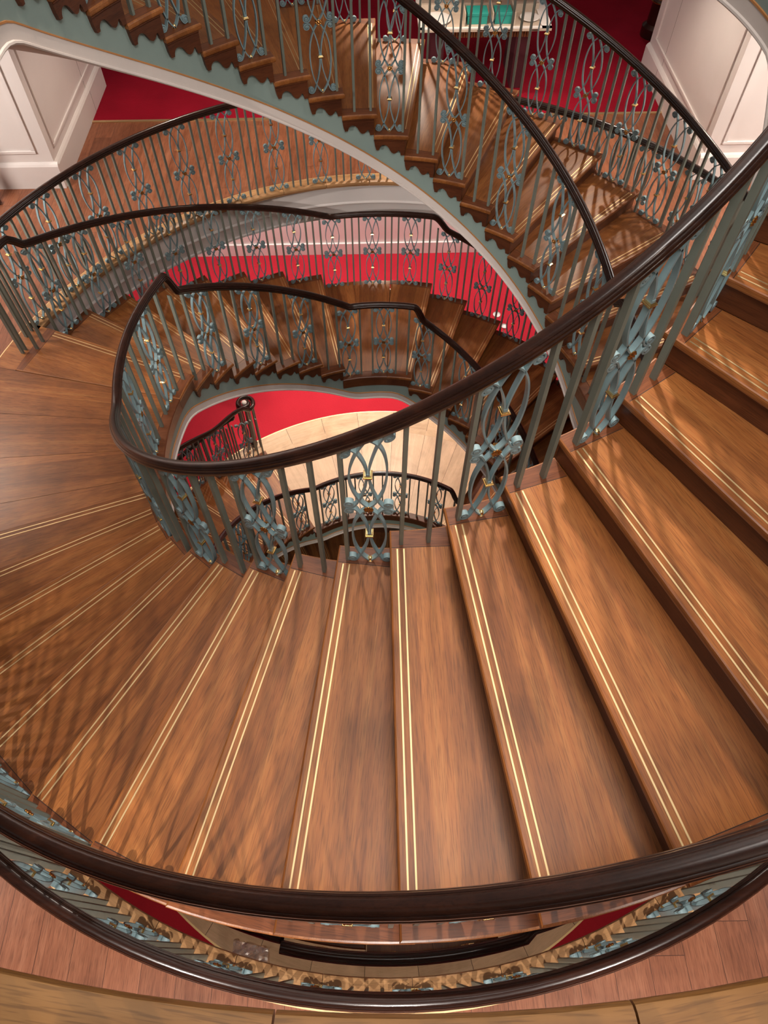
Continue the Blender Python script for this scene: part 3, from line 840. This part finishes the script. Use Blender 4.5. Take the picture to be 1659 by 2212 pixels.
# ceilings / slabs
c1 = struct(ring_floor('ceiling', -.38, .11, 3.2, GC, -9, 9, -8.5, 11, M['white']))
c2 = struct(ring_floor('ceiling', 2.86, .12, 3.2, GC, -9, 9, -8.5, 11, M['white']))
f2 = struct(ring_floor('floor', 3.299, .06, 3.155, GC, -9, 9, -8.5, 11, M['floor']), 'plank floor of the upper storey at the very bottom edge')
# floor one carpet
def slab(name, x0, x1, y0, y1, z0, z1, mat):
    b = MB(); b.box(x0, x1, y0, y1, z0, z1); return link(name, b.me(name, mat))
b = MB(); T_ = [(-3.055, YC + .02), (3.12, YC + .02), (3.12, 5.07), (8.95, 5.07), (8.95, 13.78), (-8.95, 13.78), (-8.95, 4.83), (-3.055, 4.83)]
b.add([(x, y, -.06) for x, y in T_] + [(x, y, .004) for x, y in T_], [tuple(range(8, 16)), tuple(range(7, -1, -1))] + [(i, (i + 1) % 8, 8 + (i + 1) % 8, 8 + i) for i in range(8)])
cp = link('carpet', b.me('carpet', M['carpet'])); tag(cp, 'deep crimson carpet behind the plank floor, beyond a thin brass threshold line', 'carpet')
br = slab('threshold_strip', -3.05, 3.12, YC - .015, YC + .022, -.02, .008, M['strip']); tag(br, 'thin brass threshold strip between wooden floor and crimson carpet', 'threshold')
# ground floor
gf = ring_floor('floor', ZG - .001, .06, 3.29, -.03, -9, 9, -8.5, 7.5, M['carpetG']); struct(gf, 'bright red carpet covering the ground floor around the pale wooden disc')
gd = empty('trim_6'); struct(gd, 'pale oak boards ringing the stair on the ground floor')
def pale_sector(a0, a1):
    n = round((a1 - a0) / 9); w = (a1 - a0) / n
    for i in range(n):
        c = a0 + w * (i + .5)
        for r0, r1, m_, half in ((1.655, 2.98, 'pale', 0), (2.936, 3.275, 'palering', 0)):
            b = MB(); A = frange(-w / 2 + .04, w / 2 - .04, 2)
            b.grid([[pol(r0, a, -.02), pol(r0, a, 0), pol(r1, a, 0), pol(r1, a, -.02)] for a in A], closed=True, caps=True)
            o = link('floor_board', b.me('floor_board', M[m_]), gd); o.location = (0, -.03 * (r1 > 3), ZG - .0012 * (r1 < 3)); o.rotation_euler = (0, 0, R(c + half * w))
    o = link('joint_bed', sector('joint_bed', 1.60, 3.28, a0, a1, ZG - .004, .04, M['joint'], 2), gd)
pale_sector(58, 123); pale_sector(238, 303)
def ring_only(a0, a1):
    n = round((a1 - a0) / 9); w = (a1 - a0) / n
    for i in range(n):
        c = a0 + w * (i + .5); b = MB(); A = frange(-w / 2 + .04, w / 2 - .04, 2)
        b.grid([[pol(2.96, a, -.02), pol(2.96, a, 0), pol(3.275, a, 0), pol(3.275, a, -.02)] for a in A], closed=True, caps=True)
        o = link('floor_board', b.me('floor_board', M['palering']), gd); o.location = (0, -.03, ZG); o.rotation_euler = (0, 0, R(c))
ring_only(123, 238); ring_only(303, 418)
o = arc_ring('brass_line', 3.275, 3.292, 0, 360, ZG + .002, .02, M['strip'], -.03, gd)
# basement floor & walls
bf = slab('floor', -6, 6, -6, 6, ZG - 26 * H - .05, ZG - 25 * H - .16, M['basement']); struct(bf, 'dim brown floor at the bottom of the well')
def cyl_wall(name, r, a0, a1, z0, z1, mat):
    b = MB(); b.grid([[pol(r, a, z0), pol(r, a, z1)] for a in frange(a0, a1, 3)]); return link(name, b.me(name, mat, True))
struct(cyl_wall('wall_basement', 3.3, 0, 360, ZG - 26 * H, ZG - .06, M['bandw']))
# ground floor walls
gw = slab('wall_ground', -9, 9, 6.66, 6.86, ZG, -.56, M['white']); struct(gw, 'pale panelled ground floor wall beyond the red carpet')
sk = slab('baseboard_ground', -9, 9, 6.625, 6.66, ZG, ZG + .24, M['white']); struct(sk)
for x0, x1 in ((-9, -8.8), (8.8, 9)): struct(slab('wall_ground', x0, x1, -8.5, 6.7, ZG, -.56, M['white']))
struct(slab('wall_ground', -9, 9, -8.7, -8.5, ZG, -.56, M['white']))
cl = tag(empty('column', (-3.02, 3.9, ZG)), 'slim white ground-floor column half hidden behind the left posts', 'column')
b = MB(); b.lathe([(.17, 0), (.17, .10), (.13, .14), (.115, .2), (.105, 3.5), (.16, 3.62), (.16, 3.72)], 24); link('shaft', b.me('shaft', M['white'], True, 40), cl)

# piers on floor one
def pier(name, sx, xin, y0, y1, xout, z1=2.86, label=None):
    """sx=-1 left, +1 right. Inner face at x=xin, front face at y=y0"""
    root = empty(name, (0, 0, 0)); struct(root, label)
    def box(nm, xa, xb, ya, yb, za, zb):
        b = MB(); b.box(min(xa, xb), max(xa, xb), ya, yb, za, zb); o = link(nm, b.me(nm, M['white']), root); return o
    s = -sx  # direction from wall into room along x
    box('wall_body', xin, xout, y0, y1, 0, z1)
    # skirting with stepped top: inner side and front
    d = .035
    sk = MB()
    hh = .25
    def prof_run(p0, p1, nrm, hh):
        # profile offsets (out, z)
        P = [(0, 0), (d, 0), (d, hh), (d - .012, hh + .02), (.006, hh + .035), (0, hh + .035)]
        rows = [[(p[0] + nrm[0] * o_, p[1] + nrm[1] * o_, z) for o_, z in P] for p in (p0, p1)]
        sk.grid(rows, closed=True, caps=True)
    prof_run((xin, y0), (xin, y1), (s, 0), hh)
    prof_run((xin + s * d, y0 + .0005), (xout, y0 + .0005), (0, -1), hh - .0007)
    link('skirting', sk.me('skirting', M['white']), root)
    # raised frames
    fr = MB()
    def frame_x(ya, yb, za, zb, w=.035, t=.016):
        for (a, b_, c, e_) in ((ya, yb, za, za + w), (ya, yb, zb - w, zb), (ya, ya + w, za + w, zb - w), (yb - w, yb, za + w, zb - w)):
            fr.bevbox(min(xin, xin + s * t), max(xin, xin + s * t), a, b_, c, e_, .005)
    def frame_y(xa, xb, za, zb, w=.035, t=.016):
        xa, xb = min(xa, xb), max(xa, xb)
        for (a, b_, c, e_) in ((xa, xb, za, za + w), (xa, xb, zb - w, zb), (xa, xa + w, za + w, zb - w), (xb - w, xb, za + w, zb - w)):
            fr.bevbox(a, b_, y0 - t, y0, c, e_, .005)
    frame_x(y0 + .10, y1 - .14, .38, 2.7)
    frame_y(xin + sx * .13, xin + sx * 2.2, .38, 2.7)
    link('panel_moulding', fr.me('panel_moulding', M['white']), root)
    g = MB(); g.box(min(xin, xin + s * .0012), max(xin, xin + s * .0012), y1 - .520, y1 - .5175, hh + .03, z1)
    g.box(min(xin, xin + s * .0362), max(xin, xin + s * .0362), y1 - .520, y1 - .5175, 0, hh)
    link('seam', g.me('seam', M['bracket']), root)
    return root
pier('wall_left', -1, -3.065, 2.985, 4.80, -9, label='white panelled wall corner on the left above the plank floor')
pier('wall_right', 1, 3.13, 2.96, 5.05, 9, label='white panelled wall corner on the right behind the handrails')
struct(slab('wall_back', -9, 9, 13.8, 14, 0, 2.86, M['white']))
# far walls behind the viewpoint (out of view)
struct(slab('wall_front', -9, 9, -8.7, -8.5, 0, 7.5, M['white']))

# ================================================================== FURNITURE on floor one
dt = tag(empty('display_table', (1.15, 4.62, 0)), 'cream display table with open compartments and fluted timber apron on the crimson carpet', 'table')
def part(root, name, fn, mat, smooth=False, inv=True):
    b = MB(); fn(b); o = link(name, b.me(name, mat, smooth, 40), root)
    if inv: o.matrix_parent_inverse = Matrix.Translation(root.location).inverted()
    return o
TX0, TX1, TY0, TY1, TZ = .46, 1.80, 4.30, 5.35, .84
part(dt, 'tabletop', lambda b: b.bevbox(TX0, TX1, TY0, TY1, TZ - .03, TZ, .004), M['shelf'])
part(dt, 'rim', lambda b: [b.box(*q, TZ, TZ + .012) for q in ((TX0, TX1, TY0, TY0 + .03), (TX1 - .10, TX1, TY0, TY1), (TX0, TX0 + .06, TY0, TY1))], M['china'])
def flutes(b):
    x = .72
    while x < 1.60:
        b.bevbox(x, x + .018, TY0 + .10, TY0 + .13, TZ - .14, TZ - .03, .004); x += .026
    b.box(.70, 1.62, TY0 + .13, TY0 + .15, TZ - .14, TZ - .03)
part(dt, 'fluted_apron', flutes, M['treadend'])
for x in (.62, 1.52): part(dt, 'leg', lambda b, x=x: b.bevbox(x, x + .14, 4.62, 5.15, 0, TZ - .10, .006), M['velvet'])
part(dt, 'back_shelf', lambda b: b.box(TX0, TX1 - .08, 4.68, 4.72, TZ, TZ + .07), M['shelf'])
for x in (.92, 1.20, 1.42): part(dt, 'divider', lambda b, x=x: b.box(x, x + .012, 4.36, 4.72, TZ, TZ + .13), M['shelf'])
part(dt, 'drawer_pull', lambda b: [b.box(x, x + .07, TY0 - .006, TY0, TZ - .02, TZ - .008) for x in (1.05, 1.33, 1.6)], M['dark'])
for i, x in enumerate((.955, 1.235)):
    bx = tag(empty('gift_box', (x + .08, 4.5, TZ)), ['wider teal box, nearer the left compartment of the cream display table', 'smaller teal box, nearer the plate on the cream display table'][i], 'box')
    w = .20 if i == 0 else .165
    part(bx, 'box_body', lambda b: b.bevbox(x, x + w, 4.40, 4.56, TZ, TZ + .09, .003), M['green'])
    part(bx, 'lid', lambda b: b.bevbox(x - .004, x + w + .004, 4.396, 4.564, TZ + .085, TZ + .115, .003), M['green'])
for i, (x, y, r_) in enumerate(((.66, 4.50, .14), (1.60, 4.50, .10))):
    pl = tag(link('plate', None), ['large white plate at the left end of the display table', 'small white plate at the right end of the display table'][i], 'plate')
    COL.objects.unlink(pl); bpy.data.objects.remove(pl)
    b = MB(); b.lathe([(r_ * .5, 0), (r_ * .55, .006), (r_ * .95, .018), (r_, .022), (r_ * .96, .024), (r_ * .6, .012), (.001, .010)], 32, tf=Matrix.Translation((x, y, TZ)))
    pl = link('plate', b.me('plate', M['china'], True, 50)); tag(pl, ['large white plate at the left end of the display table', 'small white plate at the right end of the display table'][i], 'plate')
# dark turned column with gilt rings
bc = tag(empty('wooden_pedestal', (3.42, 5.75, 0)), 'dark turned wooden post with gilt rings at the edge of the right white wall', 'post')
part(bc, 'shaft', lambda b: b.lathe([(.16, 0), (.16, .12), (.12, .16), (.11, .4), (.13, .44), (.11, .5), (.10, 1.2), (.13, 1.25), (.10, 1.32), (.09, 2.2)], 24, tf=Matrix.Translation((3.42, 5.75, 0))), M['dark'], True)
for z in (.13, .42, .47, 1.22, 1.28): part(bc, 'gilt_ring', lambda b, z=z: b.lathe([(.125, z - .008), (.138, z), (.125, z + .008)], 28, tf=Matrix.Translation((3.42, 5.75, 0))), M['gold'], True)
# dark carved foot at far left
lf = tag(empty('carved_stand', (-3.72, 2.72, 0)), 'dark carved stand just entering the picture at the left edge by the white wall', 'stand')
part(lf, 'post', lambda b: b.lathe([(.09, 0), (.10, .05), (.05, .1), (.07, .16), (.04, .24), (.06, .3), (.035, .5), (.05, .7)], 14, tf=Matrix.Translation((-3.74, 2.72, 0))), M['dark'], True)
part(lf, 'foot', lambda b: [b.bevbox(-3.76, -3.60, 2.70, 2.74, .0, .05, .01), b.bevbox(-3.76, -3.72, 2.60, 2.84, 0, .05, .01)], M['dark'])
# glassware on the ground floor carpet
def glassbowl(x, y, r_, label, z0=ZG):
    t = tag(empty('glass_stand', (x, y, z0)), label, 'glassware')
    part(t, 'foot', lambda b: b.lathe([(r_ * .6, 0), (r_ * .55, .01), (.012, .03), (.010, .12), (.02, .14)], 20, tf=Matrix.Translation((x, y, z0))), M['china'], True)
    part(t, 'dish', lambda b: b.lathe([(.01, .14), (r_ * .9, .155), (r_, .18), (r_ * .97, .182), (r_ * .85, .165), (.01, .152)], 26, tf=Matrix.Translation((x, y, z0))), M['china'], True)
glassbowl(1.93, 4.98, .06, 'glass dish on a foot standing on bright red carpet, the upper of two')
glassbowl(2.02, 4.73, .05, 'glass dish on a foot on bright red carpet, lower one by the step edge')
# clear plastic wrap on the pale floor
b = MB(); rows = []
for i in range(13):
    row = []
    for j in range(9):
        row.append((-1.46 + i * .028, -3.02 + j * .022 - i * .006, ZG + .01 + random.random() * .035))
    rows.append(row)
b.grid(rows); pw = link('plastic_wrap', b.me('plastic_wrap', M['plastic'])); tag(pw, 'crumpled clear plastic on the pale floor below the left of the bottom railing', 'plastic wrap')

# ================================================================== LIGHTS
def spot(loc, tgt, e, size=60, col=(1, .86, .70), rad=.06, blend=.5):
    l = bpy.data.lights.new('downlight_or_fill', 'SPOT'); l.energy = e; l.color = col; l.spot_size = R(size); l.spot_blend = blend; l.shadow_soft_size = rad
    o = bpy.data.objects.new('downlight_or_fill', l); COL.objects.link(o); o.location = loc
    d = Vector(tgt) - Vector(loc); o.rotation_euler = d.to_track_quat('-Z', 'Y').to_euler(); return o
def area(loc, tgt, e, sx, sy, col=(1, .9, .8)):
    l = bpy.data.lights.new('ceiling_or_fill_light', 'AREA'); l.energy = e; l.color = col; l.shape = 'RECTANGLE'; l.size = sx; l.size_y = sy
    o = bpy.data.objects.new('ceiling_or_fill_light', l); COL.objects.link(o); o.location = loc
    d = Vector(tgt) - Vector(loc); o.rotation_euler = d.to_track_quat('-Z', 'Y').to_euler(); return o
WARM = (1, .84, .68); NEUT = (1, .93, .86)
# key: spots high over the well, from the far side down on the near steps
KEY = (1, .89, .77)
area((.7, -3.5, 7.4), (.5, -2.9, 1.6), 190, 2.6, 1.5, (1, .95, .90))
spot((.45, 5.0, 6.4), (.8, -3.1, 1.8), 4600, 17, KEY, .28, 1.0)
spot((-.1, 5.0, 6.4), (-.5, -3.2, 1.3), 3200, 16, KEY, .28, 1.0)
spot((-.5, 1.0, 7.4), (-1.3, -2.3, .9), 35, 34, WARM, .05, 1.0)
spot((1.8, 1.8, 7.2), (2.2, -1.5, 2.2), 30, 30, WARM, .05, 1.0)
# pool on the left landing and back flight
spot((-1.2, -.6, 7.2), (-2.5, .3, 0), 700, 26, WARM, .06, 1.0)
# added soft area fills over the stairwell head
area((0, .3, 7.6), (0, 0, 0), 95, 4.5, 4.5, (1, .93, .86))
area((0, -3.2, 6.6), (0, 2.9, -.2), 45, 2.0, 1.2, (1, .9, .82))  # fill added to lift the far side of the well
spot((1.6, -5.6, 6.0), (0, -3.1, 3.3), 200, 50, WARM, .03, .8)
spot((-4.4, -1.4, 2.74), (1.0, 3.1, -.3), 1100, 44, NEUT, .05, 1.0)  # added to brighten the far slab fascia across the well
spot((-4.4, .2, 2.74), (-.9, 3.1, -.4), 700, 44, NEUT, .05, 1.0)  # second added spot, for the left part of that fascia
# floor one ceiling downlights
for x, y, e in ((-1.6, -4.3, 240), (1.6, -4.3, 240), (-3.9, -2.4, 110), (3.9, -2.4, 110), (0, -4.6, 240)):
    spot((x, y, 2.7), (x * .8, y + .9, 0), e, 95, NEUT, .04, .6)
for x, y, e in ((-1.9, 3.75, 120), (.3, 3.8, 220), (2.3, 3.6, 140), (-4.6, 1.4, 80), (4.4, 1.6, 160), (3.6, 2.2, 100)):
    spot((x, y, 2.7), (x * .9, y - .5, 0), e, 95, WARM, .04, .6)
for x in (-3.2, 0, 3.4): spot((x, 6.5, 2.7), (x, 6.6, 0), 26, 100, NEUT, .08, .7)
# walls: spots added to brighten the pier sides, areas for the fronts
spot((-1.3, 3.7, 2.74), (-3.06, 3.9, .9), 110, 90, NEUT, .08, .9); spot((1.4, 3.7, 2.74), (3.12, 3.9, .9), 110, 90, NEUT, .08, .9)
area((-4.8, 1.0, 2.6), (-3.6, 3.2, 1.0), 130, 1.0, 1.0, NEUT); area((4.8, 1.0, 2.6), (3.8, 3.2, 1.0), 120, 1.0, 1.0, NEUT)
# ground floor: bright showroom lighting
for x, y, e in ((-2.2, 5.6, 300), (0, 5.8, 220), (2.4, 5.6, 300), (-4.5, 4.5, 160), (4.5, 4.5, 160)):
    spot((x, y, -.8), (x * .95, y - .1, ZG), e, 105, NEUT, .06, .8)
spot((0, 3.9, -.8), (.1, 2.3, ZG), 520, 80, WARM, .05, .6)
spot((-1.8, 3.7, -.8), (-1.2, 1.9, ZG + .6), 120, 70, WARM, .04, .6)
for x, y in ((-2.5, -4.2), (2.5, -4.2)): spot((x, y, -.8), (x * .8, y + 1, ZG), 110, 100, WARM, .05, .7)
# basement glow
area((0, -2.2, ZG - .6), (0, 1.5, ZG - 20 * H), 30, 1.2, .6, (1, .9, .7))
w = bpy.data.worlds.new('World'); scn.world = w; w.use_nodes = True
w.node_tree.nodes['Background'].inputs[0].default_value = (1.0, .93, .86, 1); w.node_tree.nodes['Background'].inputs[1].default_value = .13
# ================================================================== CAMERA
f, pitch, roll, cx, cy, cz, ppx, ppy = 1590.9221, .8994, -.016, -.0638, -2.9855, 4.5094, 803.8814, 802.1116
import mathutils
cp, sp = math.cos(pitch), math.sin(pitch)
X = Vector((1, 0, 0)); F = Vector((0, cp, -sp)); U = Vector((0, sp, cp)); c, s = math.cos(roll), math.sin(roll)
right = c * X + s * U; up = c * U - s * X
cam = bpy.data.cameras.new('camera'); co = bpy.data.objects.new('camera', cam); COL.objects.link(co)
m4 = Matrix((right, up, -F)).transposed().to_4x4(); m4.translation = Vector((cx, cy, cz)); co.matrix_world = m4
cam.sensor_fit = 'VERTICAL'; cam.sensor_height = 36; cam.lens = 36 * f / 2212
cam.shift_x = (829.5 - ppx) / 2212; cam.shift_y = (ppy - 1106) / 2212; cam.clip_start = .02
scn.camera = co
vs = scn.view_settings; vs.view_transform = 'Standard'; vs.look = 'None'; vs.gamma = 1; vs.exposure = 0; vs.use_curve_mapping = False
scn.cycles.max_bounces = 6; scn.cycles.diffuse_bounces = 3; scn.cycles.glossy_bounces = 3
scn.cycles.use_denoising = True
